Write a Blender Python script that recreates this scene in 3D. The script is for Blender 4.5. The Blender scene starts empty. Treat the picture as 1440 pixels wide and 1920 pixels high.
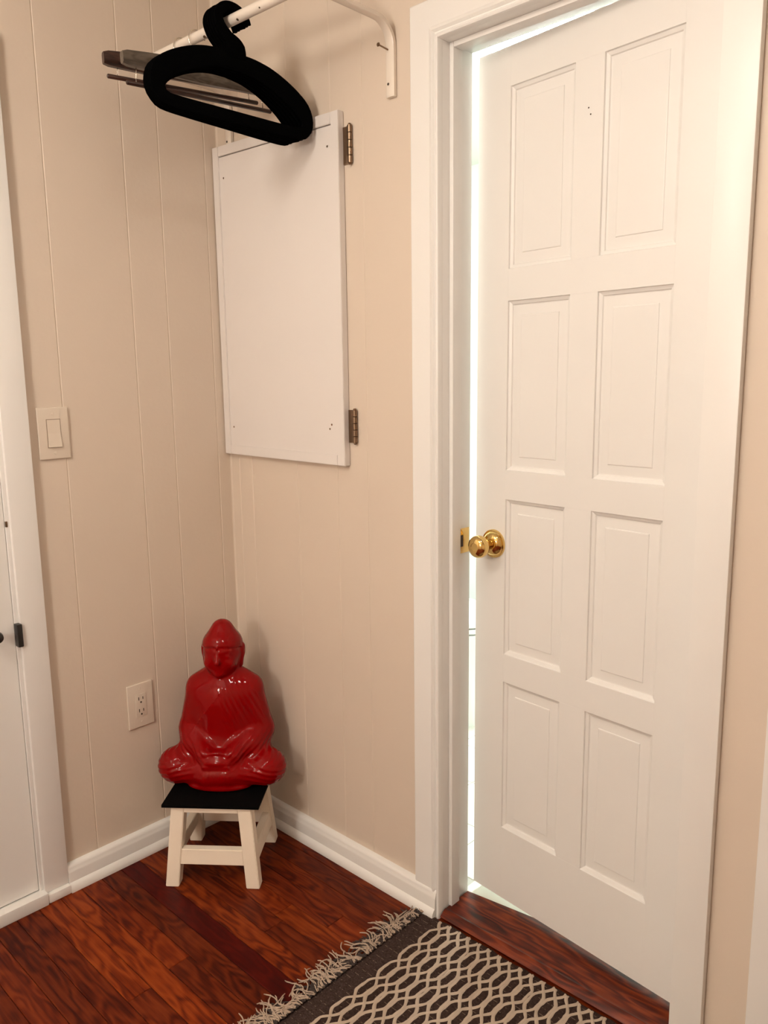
import bpy, bmesh, math, random
import numpy as np
from mathutils import Vector, Matrix
random.seed(7)
S = bpy.context.scene
COL = S.collection
PI = math.pi

# ------------------------------------------------------------------ camera
def make_camera():
    cam = bpy.data.cameras.new('camera')
    o = bpy.data.objects.new('camera', cam); COL.objects.link(o)
    ya, pi_, ro = 0.7594, -0.1681, -0.0128
    d = Vector((-math.sin(ya)*math.cos(pi_), math.cos(ya)*math.cos(pi_), math.sin(pi_)))
    r = Vector((math.cos(ya), math.sin(ya), 0)); u = r.cross(d)
    r2 = math.cos(ro)*r + math.sin(ro)*u; u2 = -math.sin(ro)*r + math.cos(ro)*u
    m = Matrix(((r2.x, u2.x, -d.x, 1.9528), (r2.y, u2.y, -d.y, -1.3966), (r2.z, u2.z, -d.z, 1.3405), (0, 0, 0, 1)))
    o.matrix_world = m
    cam.sensor_fit = 'VERTICAL'; cam.sensor_height = 24.0
    cam.lens = 1483.94/1920*24.0
    cam.clip_start = 0.02; cam.clip_end = 50
    S.camera = o
make_camera()

# ------------------------------------------------------------------ world / exposure
w = bpy.data.worlds.new('world'); S.world = w; w.use_nodes = True
w.node_tree.nodes['Background'].inputs[0].default_value = (0.9, 0.95, 1.0, 1)
w.node_tree.nodes['Background'].inputs[1].default_value = 0.3
S.view_settings.view_transform = 'Standard'
S.view_settings.look = 'None'
S.view_settings.gamma = 1
S.view_settings.use_curve_mapping = False
S.view_settings.exposure = 0.0
LAMP_STRENGTH = 185.0        # bulbs of the hanging lamp near the door
DOME_STRENGTH = 34.0         # globe ceiling lamp further back in the room
FLOORLAMP_STRENGTH = 50.0    # globe floor lamp behind the viewpoint
LAMP_COLOR = (1.0, 0.918, 0.815)
BATH_STRENGTH = 170.0        # bathroom ceiling lamp
BATH_COLOR = (0.95, 1.0, 0.96)

# ------------------------------------------------------------------ materials
def mat(name, col, rough=0.5, spec=0.5, metal=0.0, bump=0.0, bscale=60.0, var=0.0, vscale=4.0, coat=0.0, emit=None):
    m = bpy.data.materials.new(name); m.use_nodes = True
    nt = m.node_tree; b = nt.nodes['Principled BSDF']
    b.inputs['Base Color'].default_value = (*col, 1)
    b.inputs['Roughness'].default_value = rough
    b.inputs['Metallic'].default_value = metal
    b.inputs['Specular IOR Level'].default_value = spec
    b.inputs['Coat Weight'].default_value = coat
    b.inputs['Coat Roughness'].default_value = 0.05
    if emit:
        b.inputs['Emission Color'].default_value = (*emit[0], 1); b.inputs['Emission Strength'].default_value = emit[1]
    if var or bump:
        tc = nt.nodes.new('ShaderNodeTexCoord')
    if var:
        n = nt.nodes.new('ShaderNodeTexNoise'); n.inputs['Scale'].default_value = vscale; n.inputs['Detail'].default_value = 5
        nt.links.new(tc.outputs['Object'], n.inputs['Vector'])
        mx = nt.nodes.new('ShaderNodeMix'); mx.data_type = 'RGBA'
        mx.inputs[6].default_value = (*[c*(1-var) for c in col], 1)
        mx.inputs[7].default_value = (*[min(1, c*(1+var)) for c in col], 1)
        nt.links.new(n.outputs['Fac'], mx.inputs[0]); nt.links.new(mx.outputs[2], b.inputs['Base Color'])
    if bump:
        n2 = nt.nodes.new('ShaderNodeTexNoise'); n2.inputs['Scale'].default_value = bscale; n2.inputs['Detail'].default_value = 4
        nt.links.new(tc.outputs['Object'], n2.inputs['Vector'])
        bp = nt.nodes.new('ShaderNodeBump'); bp.inputs['Strength'].default_value = bump; bp.inputs['Distance'].default_value = 0.002
        nt.links.new(n2.outputs['Fac'], bp.inputs['Height']); nt.links.new(bp.outputs['Normal'], b.inputs['Normal'])
    return m

def wood(name, dark, mid, light, rough=0.3, axis=0, grain=1.0, coat=0.25, spec=0.5):
    """long-grain wood; grain runs along object axis"""
    m = bpy.data.materials.new(name); m.use_nodes = True
    nt = m.node_tree; L = nt.links; N = nt.nodes; b = N['Principled BSDF']
    tc = N.new('ShaderNodeTexCoord'); oi = N.new('ShaderNodeObjectInfo')
    off = N.new('ShaderNodeVectorMath'); off.operation = 'SCALE'; off.inputs[0].default_value = (37.0, 19.0, 53.0)
    L.new(oi.outputs['Random'], off.inputs['Scale'])
    ad = N.new('ShaderNodeVectorMath'); ad.operation = 'ADD'
    L.new(tc.outputs['Object'], ad.inputs[0]); L.new(off.outputs[0], ad.inputs[1])
    mp = N.new('ShaderNodeMapping'); sc = [150.0*grain]*3; sc[axis] = 5.0*grain
    mp.inputs['Scale'].default_value = sc; L.new(ad.outputs[0], mp.inputs['Vector'])
    n1 = N.new('ShaderNodeTexNoise'); n1.inputs['Scale'].default_value = 1.0; n1.inputs['Detail'].default_value = 5; n1.inputs['Roughness'].default_value = 0.6; n1.inputs['Distortion'].default_value = 0.4
    L.new(mp.outputs[0], n1.inputs['Vector'])
    # cathedral figure: bands across the board, warped by a long soft noise
    mp2 = N.new('ShaderNodeMapping'); sc2 = [16.0*grain]*3; sc2[axis] = 4.2*grain
    mp2.inputs['Scale'].default_value = sc2; L.new(ad.outputs[0], mp2.inputs['Vector'])
    n3 = N.new('ShaderNodeTexNoise'); n3.inputs['Scale'].default_value = 1.0; n3.inputs['Detail'].default_value = 2.0
    L.new(mp2.outputs[0], n3.inputs['Vector'])
    ms = N.new('ShaderNodeMath'); ms.operation = 'MULTIPLY'; ms.inputs[1].default_value = 52.0; L.new(n3.outputs['Fac'], ms.inputs[0])
    sn = N.new('ShaderNodeMath'); sn.operation = 'SINE'; L.new(ms.outputs[0], sn.inputs[0])
    s2 = N.new('ShaderNodeMath'); s2.operation = 'MULTIPLY_ADD'; s2.inputs[1].default_value = 0.11; s2.inputs[2].default_value = 0.0; L.new(sn.outputs[0], s2.inputs[0])
    n4 = N.new('ShaderNodeMath'); n4.operation = 'MULTIPLY_ADD'; n4.inputs[1].default_value = 0.40; L.new(n3.outputs['Fac'], n4.inputs[0]); L.new(s2.outputs[0], n4.inputs[2])
    mxf = N.new('ShaderNodeMath'); mxf.operation = 'MULTIPLY_ADD'; mxf.inputs[1].default_value = 0.60
    L.new(n1.outputs['Fac'], mxf.inputs[0]); L.new(n4.outputs[0], mxf.inputs[2])
    cr = N.new('ShaderNodeValToRGB'); e = cr.color_ramp.elements
    e[0].position = 0.30; e[0].color = (*dark, 1); e[1].position = 0.72; e[1].color = (*light, 1)
    k = cr.color_ramp.elements.new(0.5); k.color = (*mid, 1)
    L.new(mxf.outputs[0], cr.inputs[0]); 
    # per-piece brightness
    hs = N.new('ShaderNodeHueSaturation'); mr = N.new('ShaderNodeMapRange'); mr.inputs[3].default_value = 0.82; mr.inputs[4].default_value = 1.18
    L.new(oi.outputs['Random'], mr.inputs[0]); L.new(mr.outputs[0], hs.inputs['Value']); L.new(cr.outputs[0], hs.inputs['Color'])
    L.new(hs.outputs[0], b.inputs['Base Color'])
    b.inputs['Roughness'].default_value = rough; b.inputs['Specular IOR Level'].default_value = spec; b.inputs['Coat Weight'].default_value = coat; b.inputs['Coat Roughness'].default_value = 0.2
    bp = N.new('ShaderNodeBump'); bp.inputs['Strength'].default_value = 0.12; bp.inputs['Distance'].default_value = 0.001
    L.new(n1.outputs['Fac'], bp.inputs['Height']); L.new(bp.outputs[0], b.inputs['Normal'])
    return m

M = {}
M['wall'] = mat('wall_paint', (0.68, 0.580, 0.482), 0.55, 0.35, bump=0.12, bscale=90, var=0.03, vscale=3)
M['trim'] = mat('trim_paint', (0.815, 0.80, 0.775), 0.36, 0.5, bump=0.10, bscale=35, var=0.02, vscale=6)
M['door'] = mat('door_paint', (0.80, 0.785, 0.76), 0.38, 0.5, bump=0.12, bscale=40, var=0.025, vscale=5)
M['hatch'] = mat('hatch_paint', (0.76, 0.715, 0.685), 0.42, 0.45, bump=0.15, bscale=45, var=0.03, vscale=5)
M['ceil'] = mat('ceiling_paint', (0.78, 0.75, 0.70), 0.8)
M['gap'] = mat('dark_gap', (0.02, 0.012, 0.008), 0.9)
M['plastic'] = mat('ivory_plastic', (0.70, 0.61, 0.51), 0.32, 0.5, var=0.01)
M['slot'] = mat('socket_slot', (0.05, 0.03, 0.02), 0.7)
M['brass'] = mat('polished_brass', (0.76, 0.53, 0.20), 0.07, metal=1.0, var=0.03, vscale=30)
M['steel'] = mat('aged_steel', (0.24, 0.165, 0.11), 0.28, metal=1.0, var=0.1, vscale=60)
M['wire'] = mat('chrome_wire', (0.75, 0.70, 0.62), 0.18, metal=1.0, var=0.03, vscale=60)
M['iron'] = mat('black_iron', (0.012, 0.011, 0.010), 0.35, 0.5, var=0.1, vscale=40)
M['rodpaint'] = mat('white_enamel', (0.80, 0.72, 0.63), 0.22, 0.5, var=0.015, vscale=20)
M['velvet'] = mat('black_velvet', (0.0010, 0.0010, 0.0011), 0.95, 0.02, var=0.15, vscale=200)
M['red'] = mat('red_glaze', (0.225, 0.0004, 0.0012), 0.035, 0.22, coat=0.0, var=0.03, vscale=9)
M['stool'] = mat('stool_white_paint', (0.87, 0.765, 0.635), 0.45, 0.4, bump=0.2, bscale=50, var=0.05, vscale=14)
M['black'] = mat('black_paint', (0.0015, 0.0015, 0.0015), 0.7, 0.06, var=0.1, vscale=30)
M['rug'] = None
M['yarn'] = mat('cream_yarn', (0.48, 0.385, 0.30), 0.95, 0.1, bump=0.6, bscale=900, var=0.14, vscale=70)
M['fringe'] = mat('fringe_yarn', (0.43, 0.33, 0.255), 0.95, 0.1, var=0.30, vscale=90)
M['fringe_dark'] = mat('dark_fringe_yarn', (0.060, 0.046, 0.042), 0.95, 0.1, var=0.2, vscale=90)
M['porcelain'] = mat('white_porcelain', (0.85, 0.86, 0.84), 0.12, 0.5, var=0.01)
M['mint'] = mat('mint_wall_paint', (0.80, 0.86, 0.81), 0.6, var=0.02)
M['tile'] = mat('white_floor_tile', (0.78, 0.77, 0.72), 0.25, var=0.02)
M['grout'] = mat('grey_grout', (0.42, 0.41, 0.38), 0.8)
M['seam'] = mat('switch_seam', (0.30, 0.225, 0.165), 0.6)
M['sill'] = mat('marble_sill', (0.72, 0.70, 0.62), 0.2, var=0.08, vscale=18)
M['bulb'] = mat('bulb_glass', (0.9, 0.9, 0.85), 0.4, emit=(LAMP_COLOR, LAMP_STRENGTH))
M['dome'] = mat('dome_glass', (0.9, 0.9, 0.85), 0.4, emit=(LAMP_COLOR, DOME_STRENGTH))
M['floorlamp'] = mat('floor_lamp_glass', (0.9, 0.9, 0.85), 0.4, emit=(LAMP_COLOR, FLOORLAMP_STRENGTH))
M['bathlamp'] = mat('bath_lamp_glass', (0.9, 0.9, 0.9), 0.4, emit=(BATH_COLOR, BATH_STRENGTH))
FK = dict(rough=0.42, coat=0.0, spec=0.14)
M['oak'] = [
    wood('floor_wood_red',  (0.0432, 0.00284, 0.00054), (0.1210, 0.01420, 0.00162), (0.1890, 0.03053, 0.00459), **FK),
    wood('floor_wood_brown', (0.0367, 0.00284, 0.00081), (0.0994, 0.01207, 0.00203), (0.1566, 0.02556, 0.00486), **FK),
    wood('floor_wood_amber', (0.0583, 0.00483, 0.00081), (0.1674, 0.02343, 0.00270), (0.2430, 0.04402, 0.00648), **FK),
    wood('floor_wood_dark', (0.030, 0.0008, 0.0003), (0.050, 0.0016, 0.0005), (0.072, 0.0034, 0.0009), **FK),
]
M['thresh'] = wood('threshold_wood', (0.022, 0.0018, 0.0005), (0.088, 0.0100, 0.0018), (0.20, 0.032, 0.0055), rough=0.3, coat=0.10, spec=0.25)
M['hangwood'] = wood('hanger_walnut', (0.012, 0.004, 0.0025), (0.030, 0.009, 0.005), (0.055, 0.017, 0.009), rough=0.35, axis=1, grain=2)
M['hangglare'] = wood('hanger_walnut_glare', (0.060, 0.045, 0.034), (0.105, 0.080, 0.060), (0.15, 0.118, 0.090), rough=0.35, axis=1, grain=2)  # dark hanger wood with its grey glare put into the colour

def rug_material():
    m = bpy.data.materials.new('rug_weave'); m.use_nodes = True
    nt = m.node_tree; L = nt.links; N = nt.nodes; b = N['Principled BSDF']
    tc = N.new('ShaderNodeTexCoord'); sp = N.new('ShaderNodeSeparateXYZ'); L.new(tc.outputs['Object'], sp.inputs[0])
    n = N.new('ShaderNodeTexNoise'); n.inputs['Scale'].default_value = 260; n.inputs['Detail'].default_value = 3
    L.new(tc.outputs['Object'], n.inputs['Vector'])
    cr = N.new('ShaderNodeValToRGB'); e = cr.color_ramp.elements
    e[0].position = 0.3; e[0].color = (0.020, 0.0110, 0.0085, 1); e[1].position = 0.75; e[1].color = (0.054, 0.033, 0.027, 1)
    L.new(n.outputs['Fac'], cr.inputs[0])
    # plain grey end band before the lattice starts
    lt = N.new('ShaderNodeMath'); lt.operation = 'LESS_THAN'; lt.inputs[1].default_value = 0.056; L.new(sp.outputs['X'], lt.inputs[0])
    gb = N.new('ShaderNodeMix'); gb.data_type = 'RGBA'; gb.blend_type = 'MULTIPLY'; gb.inputs[7].default_value = (1.20, 1.27, 1.33, 1); gb.clamp_result = False
    L.new(lt.outputs[0], gb.inputs[0]); L.new(cr.outputs[0], gb.inputs[6])
    # broken pale warp stitches running along x at a regular pitch across the rug
    wv = N.new('ShaderNodeMath'); wv.operation = 'SINE'
    ml = N.new('ShaderNodeMath'); ml.operation = 'MULTIPLY'; ml.inputs[1].default_value = 2*PI/0.0182
    L.new(sp.outputs['Y'], ml.inputs[0]); L.new(ml.outputs[0], wv.inputs[0])
    gt = N.new('ShaderNodeMath'); gt.operation = 'GREATER_THAN'; gt.inputs[1].default_value = 0.972
    L.new(wv.outputs[0], gt.inputs[0])
    mp = N.new('ShaderNodeMapping'); mp.inputs['Scale'].default_value = (120, 55, 1); L.new(tc.outputs['Object'], mp.inputs['Vector'])
    n2 = N.new('ShaderNodeTexNoise'); n2.inputs['Scale'].default_value = 1.0; L.new(mp.outputs[0], n2.inputs['Vector'])
    g2 = N.new('ShaderNodeMath'); g2.operation = 'GREATER_THAN'; g2.inputs[1].default_value = 0.53; L.new(n2.outputs['Fac'], g2.inputs[0])
    an = N.new('ShaderNodeMath'); an.operation = 'MULTIPLY'; L.new(gt.outputs[0], an.inputs[0]); L.new(g2.outputs[0], an.inputs[1])
    fc = N.new('ShaderNodeMath'); fc.operation = 'MULTIPLY'; fc.inputs[1].default_value = 0.5; L.new(an.outputs[0], fc.inputs[0])
    mx = N.new('ShaderNodeMix'); mx.data_type = 'RGBA'; mx.inputs[7].default_value = (0.30, 0.22, 0.16, 1)
    L.new(fc.outputs[0], mx.inputs[0]); L.new(gb.outputs[2], mx.inputs[6]); L.new(mx.outputs[2], b.inputs['Base Color'])
    b.inputs['Roughness'].default_value = 0.95; b.inputs['Specular IOR Level'].default_value = 0.1
    bp = N.new('ShaderNodeBump'); bp.inputs['Strength'].default_value = 0.5; bp.inputs['Distance'].default_value = 0.002
    L.new(n.outputs['Fac'], bp.inputs['Height']); L.new(bp.outputs[0], b.inputs['Normal'])
    return m
M['rug'] = rug_material()

# ------------------------------------------------------------------ mesh helpers
def me_obj(name, verts, faces, material, parent=None, smooth=False, loc=None, sharp=None):
    me = bpy.data.meshes.new(name); me.from_pydata([tuple(v) for v in verts], [], faces); me.update()
    bm = bmesh.new(); bm.from_mesh(me); bmesh.ops.recalc_face_normals(bm, faces=bm.faces); bm.to_mesh(me); bm.free()
    return wrap(name, me, material, parent, smooth, loc, sharp)
def wrap(name, me, material, parent=None, smooth=False, loc=None, sharp=None):
    if material: me.materials.append(material)
    if smooth:
        me.polygons.foreach_set('use_smooth', [True]*len(me.polygons))
        if sharp: me.set_sharp_from_angle(angle=math.radians(sharp))
    o = bpy.data.objects.new(name, me); COL.objects.link(o)
    if parent is not None:
        o.parent = parent
    if loc is not None: o.location = loc
    return o
def bm_obj(name, bm, material, parent=None, smooth=False, loc=None, sharp=None):
    bmesh.ops.recalc_face_normals(bm, faces=bm.faces)
    me = bpy.data.meshes.new(name); bm.to_mesh(me); bm.free()
    return wrap(name, me, material, parent, smooth, loc, sharp)
def wpos(o):
    p = Vector((0, 0, 0))
    while o is not None:
        p += o.location; o = o.parent
    return p
def box_bm(bm, x0, x1, y0, y1, z0, z1, bev=0.0, seg=2):
    t = bmesh.new()
    vs = [t.verts.new(p) for p in [(x0,y0,z0),(x1,y0,z0),(x1,y1,z0),(x0,y1,z0),(x0,y0,z1),(x1,y0,z1),(x1,y1,z1),(x0,y1,z1)]]
    for f in [(0,3,2,1),(4,5,6,7),(0,1,5,4),(1,2,6,5),(2,3,7,6),(3,0,4,7)]: t.faces.new([vs[i] for i in f])
    if bev: bmesh.ops.bevel(t, geom=t.edges[:], offset=bev, segments=seg, profile=0.6, affect='EDGES')
    me = bpy.data.meshes.new('t'); t.to_mesh(me); t.free(); bm.from_mesh(me); bpy.data.meshes.remove(me)
def box(name, x0, x1, y0, y1, z0, z1, material, parent=None, bev=0.0, seg=2, world=True):
    """box in world coordinates; shifted into the parent's frame when the parent is unrotated"""
    off = wpos(parent) if (parent is not None and world) else Vector((0,0,0))
    bm = bmesh.new(); box_bm(bm, x0-off.x, x1-off.x, y0-off.y, y1-off.y, z0-off.z, z1-off.z, bev, seg)
    return bm_obj(name, bm, material, parent, smooth=bool(bev), sharp=35 if bev else None)
def boxes(name, L, material, parent=None, bev=0.0, world=True):
    off = wpos(parent) if (parent is not None and world) else Vector((0,0,0))
    bm = bmesh.new()
    for b in L: box_bm(bm, b[0]-off.x, b[1]-off.x, b[2]-off.y, b[3]-off.y, b[4]-off.z, b[5]-off.z, bev)
    return bm_obj(name, bm, material, parent, smooth=bool(bev), sharp=35 if bev else None)
def extrude(name, prof, path, material, parent=None, smooth=True, sharp=35, closed=True, world=True):
    """prof: list of 3D-offset functions? -> list of (a,b); path: list of (origin, A, B) frames"""
    off = wpos(parent) if (parent is not None and world) else Vector((0,0,0))
    V = []; F = []; n = len(prof)
    for (o, A, B) in path:
        for a, b in prof: V.append(Vector(o) + Vector(A)*a + Vector(B)*b - off)
    for i in range(len(path)-1):
        for j in range(n if closed else n-1):
            k = (j+1) % n
            F.append((i*n+j, i*n+k, (i+1)*n+k, (i+1)*n+j))
    F.append(tuple(range(n-1, -1, -1))); F.append(tuple(range((len(path)-1)*n, len(path)*n)))
    return me_obj(name, V, F, material, parent, smooth, sharp=sharp)
def tube_geo(path, rad, seg=10, V=None, F=None, caps=True):
    V = [] if V is None else V; F = [] if F is None else F
    P = [Vector(p) for p in path]; n = len(P); R = rad if isinstance(rad, (list, tuple)) else [rad]*n
    base = len(V); up = None
    for i in range(n):
        t = (P[min(i+1, n-1)] - P[max(i-1, 0)]).normalized()
        if up is None:
            up = Vector((0, 0, 1)) if abs(t.z) < 0.9 else Vector((1, 0, 0))
        a = t.cross(up).normalized(); b = a.cross(t).normalized(); up = b
        for j in range(seg):
            an = 2*PI*j/seg; V.append(P[i] + a*math.cos(an)*R[i] + b*math.sin(an)*R[i])
    for i in range(n-1):
        for j in range(seg):
            k = (j+1) % seg
            F.append((base+i*seg+j, base+i*seg+k, base+(i+1)*seg+k, base+(i+1)*seg+j))
    if caps:
        F.append(tuple(base+j for j in range(seg-1, -1, -1))); F.append(tuple(base+(n-1)*seg+j for j in range(seg)))
    return V, F
def tube(name, path, rad, material, parent=None, seg=10, world=True):
    off = wpos(parent) if (parent is not None and world) else Vector((0,0,0))
    V, F = tube_geo([Vector(p)-off for p in path], rad, seg)
    return me_obj(name, V, F, material, parent, True, sharp=50)
def lathe(name, prof, origin, axis, material, parent=None, seg=24, world=True, sharp=40):
    """prof: (radius, distance along axis)"""
    off = wpos(parent) if (parent is not None and world) else Vector((0,0,0))
    ax = Vector(axis).normalized(); up = Vector((0,0,1)) if abs(ax.z) < 0.9 else Vector((1,0,0))
    a = ax.cross(up).normalized(); b = a.cross(ax)
    V = []; F = []; o = Vector(origin) - off
    for r, h in prof:
        for j in range(seg):
            an = 2*PI*j/seg; V.append(o + ax*h + (a*math.cos(an)+b*math.sin(an))*max(r, 1e-5))
    for i in range(len(prof)-1):
        for j in range(seg):
            k = (j+1) % seg; F.append((i*seg+j, i*seg+k, (i+1)*seg+k, (i+1)*seg+j))
    F.append(tuple(range(seg))); F.append(tuple((len(prof)-1)*seg+j for j in range(seg)))
    return me_obj(name, V, F, material, parent, True, sharp=sharp)
def catmull(P, closed=False, sub=6):
    out = []; n = len(P)
    rng = range(n) if closed else range(n-1)
    for i in rng:
        if closed: p0, p1, p2, p3 = P[(i-1) % n], P[i], P[(i+1) % n], P[(i+2) % n]
        else: p0, p1, p2, p3 = P[max(i-1, 0)], P[i], P[i+1], P[min(i+2, n-1)]
        for s in range(sub):
            t = s/sub
            out.append(tuple(0.5*((2*b) + (-a+c)*t + (2*a-5*b+4*c-d)*t*t + (-a+3*b-3*c+d)*t**3) for a, b, c, d in zip(p0, p1, p2, p3)))
    if not closed: out.append(tuple(P[-1]))
    return out
def empty(name, loc, rz=0.0, parent=None):
    o = bpy.data.objects.new(name, None); COL.objects.link(o); o.location = loc; o.rotation_euler = (0, 0, rz)
    o.empty_display_size = 0.05
    if parent is not None: o.parent = parent
    return o
def tag(o, label, cat=None, group=None, kind=None):
    o['label'] = label
    if cat: o['category'] = cat
    if group: o['group'] = group
    if kind: o['kind'] = kind
    return o
def struct(o, label, cat): return tag(o, label, cat, kind='structure')

# ------------------------------------------------------------------ measured constants
RX, RY, CEIL = 3.3, -3.3, 2.44         # room extents (x to RX, y to RY)
DX0, DX1 = 0.814, 1.404                # doorway clear opening on the right wall
DTOP = 2.036
WT = 0.100                             # right wall depth

# ------------------------------------------------------------------ floor
def build_floor():
    fl = struct(boxes('floor', [(0, RX, RY, 0.0, -0.06, -0.012)], M['gap']), 'reddish brown strip wood floor of narrow boards', 'floor')
    pitch = 0.057; y_edge = -0.397
    k0 = -7
    for k in range(k0, 60):
        yb = y_edge - pitch*k; y1 = yb; y0 = yb - pitch      # board between y0 and y1
        if y0 >= -0.002: continue
        y1 = min(y1, -0.0005)
        if y1 <= RY: break
        y0 = max(y0, RY)
        r = random.Random(100+k)
        cuts = [0.0]
        if k == 0: first = 0.93          # the near-black board
        elif k == -2: first = 0.527
        elif k == 4: first = 0.482
        elif k == -1: first = 0.86
        else: first = r.uniform(0.35, 1.1)
        x = first
        while x < RX - 0.15:
            cuts.append(x); x += r.uniform(0.45, 1.25)
        cuts.append(RX)
        for i in range(len(cuts)-1):
            a, b = cuts[i], cuts[i+1]
            mi = r.choice([0, 0, 1, 1, 2])
            if k == 0 and i == 0: mi = 3
            elif k == -1 and i == 0: mi = 2
            elif k == 1 and i == 0: mi = 1
            elif k == 3 and i == 0: mi = 2
            elif k == 4 and i == 0: mi = 2
            elif k == 2 and i == 0: mi = 0
            g = 0.0005
            bm = bmesh.new(); box_bm(bm, 0, b-a-2*g, -(y1-y0-2*g)/2, (y1-y0-2*g)/2, -0.012, 0.0)
            top = [e for e in bm.edges if all(abs(v.co.z) < 1e-6 for v in e.verts)]
            bmesh.ops.bevel(bm, geom=top, offset=0.0011, segments=1, affect='EDGES')
            o = bm_obj('floor_plank', bm, M['oak'][mi], fl); o.location = (a+g, (y0+y1)/2, 0)
build_floor()

# ------------------------------------------------------------------ ceiling and unseen walls
struct(boxes('ceiling', [(-0.1, RX+0.1, RY-0.1, WT, CEIL, CEIL+0.1)], M['ceil']), 'flat off-white ceiling above the room', 'ceiling')
struct(boxes('wall_front', [(-0.1, RX+0.1, RY-0.1, RY, -0.06, CEIL)], M['wall']), 'plain beige wall behind the viewpoint', 'wall')
struct(boxes('wall_side', [(RX, RX+0.1, RY, WT, -0.06, CEIL)], M['wall']), 'plain beige wall opposite the light switch wall', 'wall')

def board_mesh_x(a, b, z0, z1, ch=0.0022):
    """a board on the right wall: front face y=0, back y=.004, chamfered long edges"""
    pr = [(a, 0.004), (a, 0.0017), (a+ch, 0.0), (b-ch, 0.0), (b, 0.0017), (b, 0.004)]
    V = [(x, y, z0) for x, y in pr] + [(x, y, z1) for x, y in pr]
    F = [(i, (i+1) % 6, 6+(i+1) % 6, 6+i) for i in range(6)] + [tuple(range(6)), tuple(range(11, 5, -1))]
    return V, F
def build_walls():
    # right wall (holds hatch, rail and doorway), y = 0 plane
    wr = struct(boxes('wall_right', [(0, DX0-0.012, 0.004, WT, -0.06, CEIL), (DX1+0.012, RX, 0.004, WT, -0.06, CEIL),
                                     (DX0-0.012, DX1+0.012, 0.004, WT, DTOP+0.012, CEIL)], M['wall']),
                'beige grooved board wall with the doorway and the white hatch', 'wall')
    xs = [0.0, 0.041, 0.102, 0.305, 0.465, 0.574, DX0-0.012]
    for a, b in zip(xs[:-1], xs[1:]):
        V, F = board_mesh_x(a, b, 0, CEIL); me_obj('wall_board', V, F, M['wall'], wr)
    x = DX0-0.012
    for b in (0.98, 1.14, 1.25, DX1+0.012):
        V, F = board_mesh_x(x, b, DTOP+0.012, CEIL); me_obj('wall_board', V, F, M['wall'], wr); x = b
    for wdt in (0.21, 0.10, 0.15, 0.21, 0.10, 0.15, 0.21, 0.10, 0.15, 0.21, 0.10, 0.15, 0.1):
        b = min(x+wdt, RX)
        if b - x < 0.02: break
        V, F = board_mesh_x(x, b, 0, CEIL); me_obj('wall_board', V, F, M['wall'], wr); x = b
    # left wall (switch, outlet, small door), x = 0 plane
    wl = struct(boxes('wall_left', [(-0.1, -0.004, RY, WT, -0.06, CEIL)], M['wall']),
                'beige grooved board wall with the light switch and the outlet', 'wall')
    ys = [0.0, 0.044, 0.187, 0.290, 0.500, 0.640]
    def lb(a, b, z0=0.0, z1=CEIL):
        V, F = board_mesh_x(a, b, z0, z1)
        V = [(-yy, -xx, z) for xx, yy, z in V]
        me_obj('wall_board', V, F, M['wall'], wl)
    for a, b in zip(ys[:-1], ys[1:]): lb(a, b)
    V = []; F = []; nb = 6
    for z in (0.0, CEIL):
        V.append((-0.003, 0.003, z))
        for k in range(nb):
            a = PI/2*k/(nb-1); V.append((0.0055-0.0055*math.sin(a), -0.0055+0.0055*math.cos(a), z))
    m_ = nb+1
    F = [(i, (i+1) % m_, m_+(i+1) % m_, m_+i) for i in range(m_)] + [tuple(range(m_)), tuple(range(2*m_-1, m_-1, -1))]
    me_obj('corner_bead', V, F, M['wall'], wl, True, sharp=50)
    for a, b in ((0.640, 0.90), (0.90, 1.10), (1.10, 1.40)): lb(a, b, 2.11, CEIL)
    y = 1.40
    while y < -RY - 0.05:
        b = min(y + 0.16, -RY); lb(y, b); y = b
build_walls()

# ------------------------------------------------------------------ baseboards
def base_profile():
    # (distance from wall, height): flat board with rounded cap and a shoe at the floor
    return [(0, 0), (0.031, 0), (0.0315, 0.006), (0.029, 0.015), (0.025, 0.021), (0.0205, 0.0245), (0.0195, 0.050),
            (0.0185, 0.055), (0.0165, 0.0585), (0.0160, 0.063), (0.0140, 0.068), (0.009, 0.0715), (0, 0.0725)]
def build_base():
    P = base_profile()
    bl = extrude('baseboard_left', P, [((0, -0.001, 0), (1, 0, 0), (0, 0, 1)), ((0, -0.594, 0), (1, 0, 0), (0, 0, 1))], M['trim'])
    struct(bl, 'white baseboard with shoe moulding under the light switch wall', 'baseboard')
    br = extrude('baseboard_right', P, [((0.001, 0, 0), (0, -1, 0), (0, 0, 1)), ((0.804, 0, 0), (0, -1, 0), (0, 0, 1)),
                                        ], M['trim'])
    struct(br, 'white baseboard with shoe moulding between the corner and the doorway', 'baseboard')
    b3 = extrude('baseboard_far', P, [((1.56, 0, 0), (0, -1, 0), (0, 0, 1)), ((RX, 0, 0), (0, -1, 0), (0, 0, 1))], M['trim'])
    struct(b3, 'white baseboard to the right of the panelled door', 'baseboard')
build_base()

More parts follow.
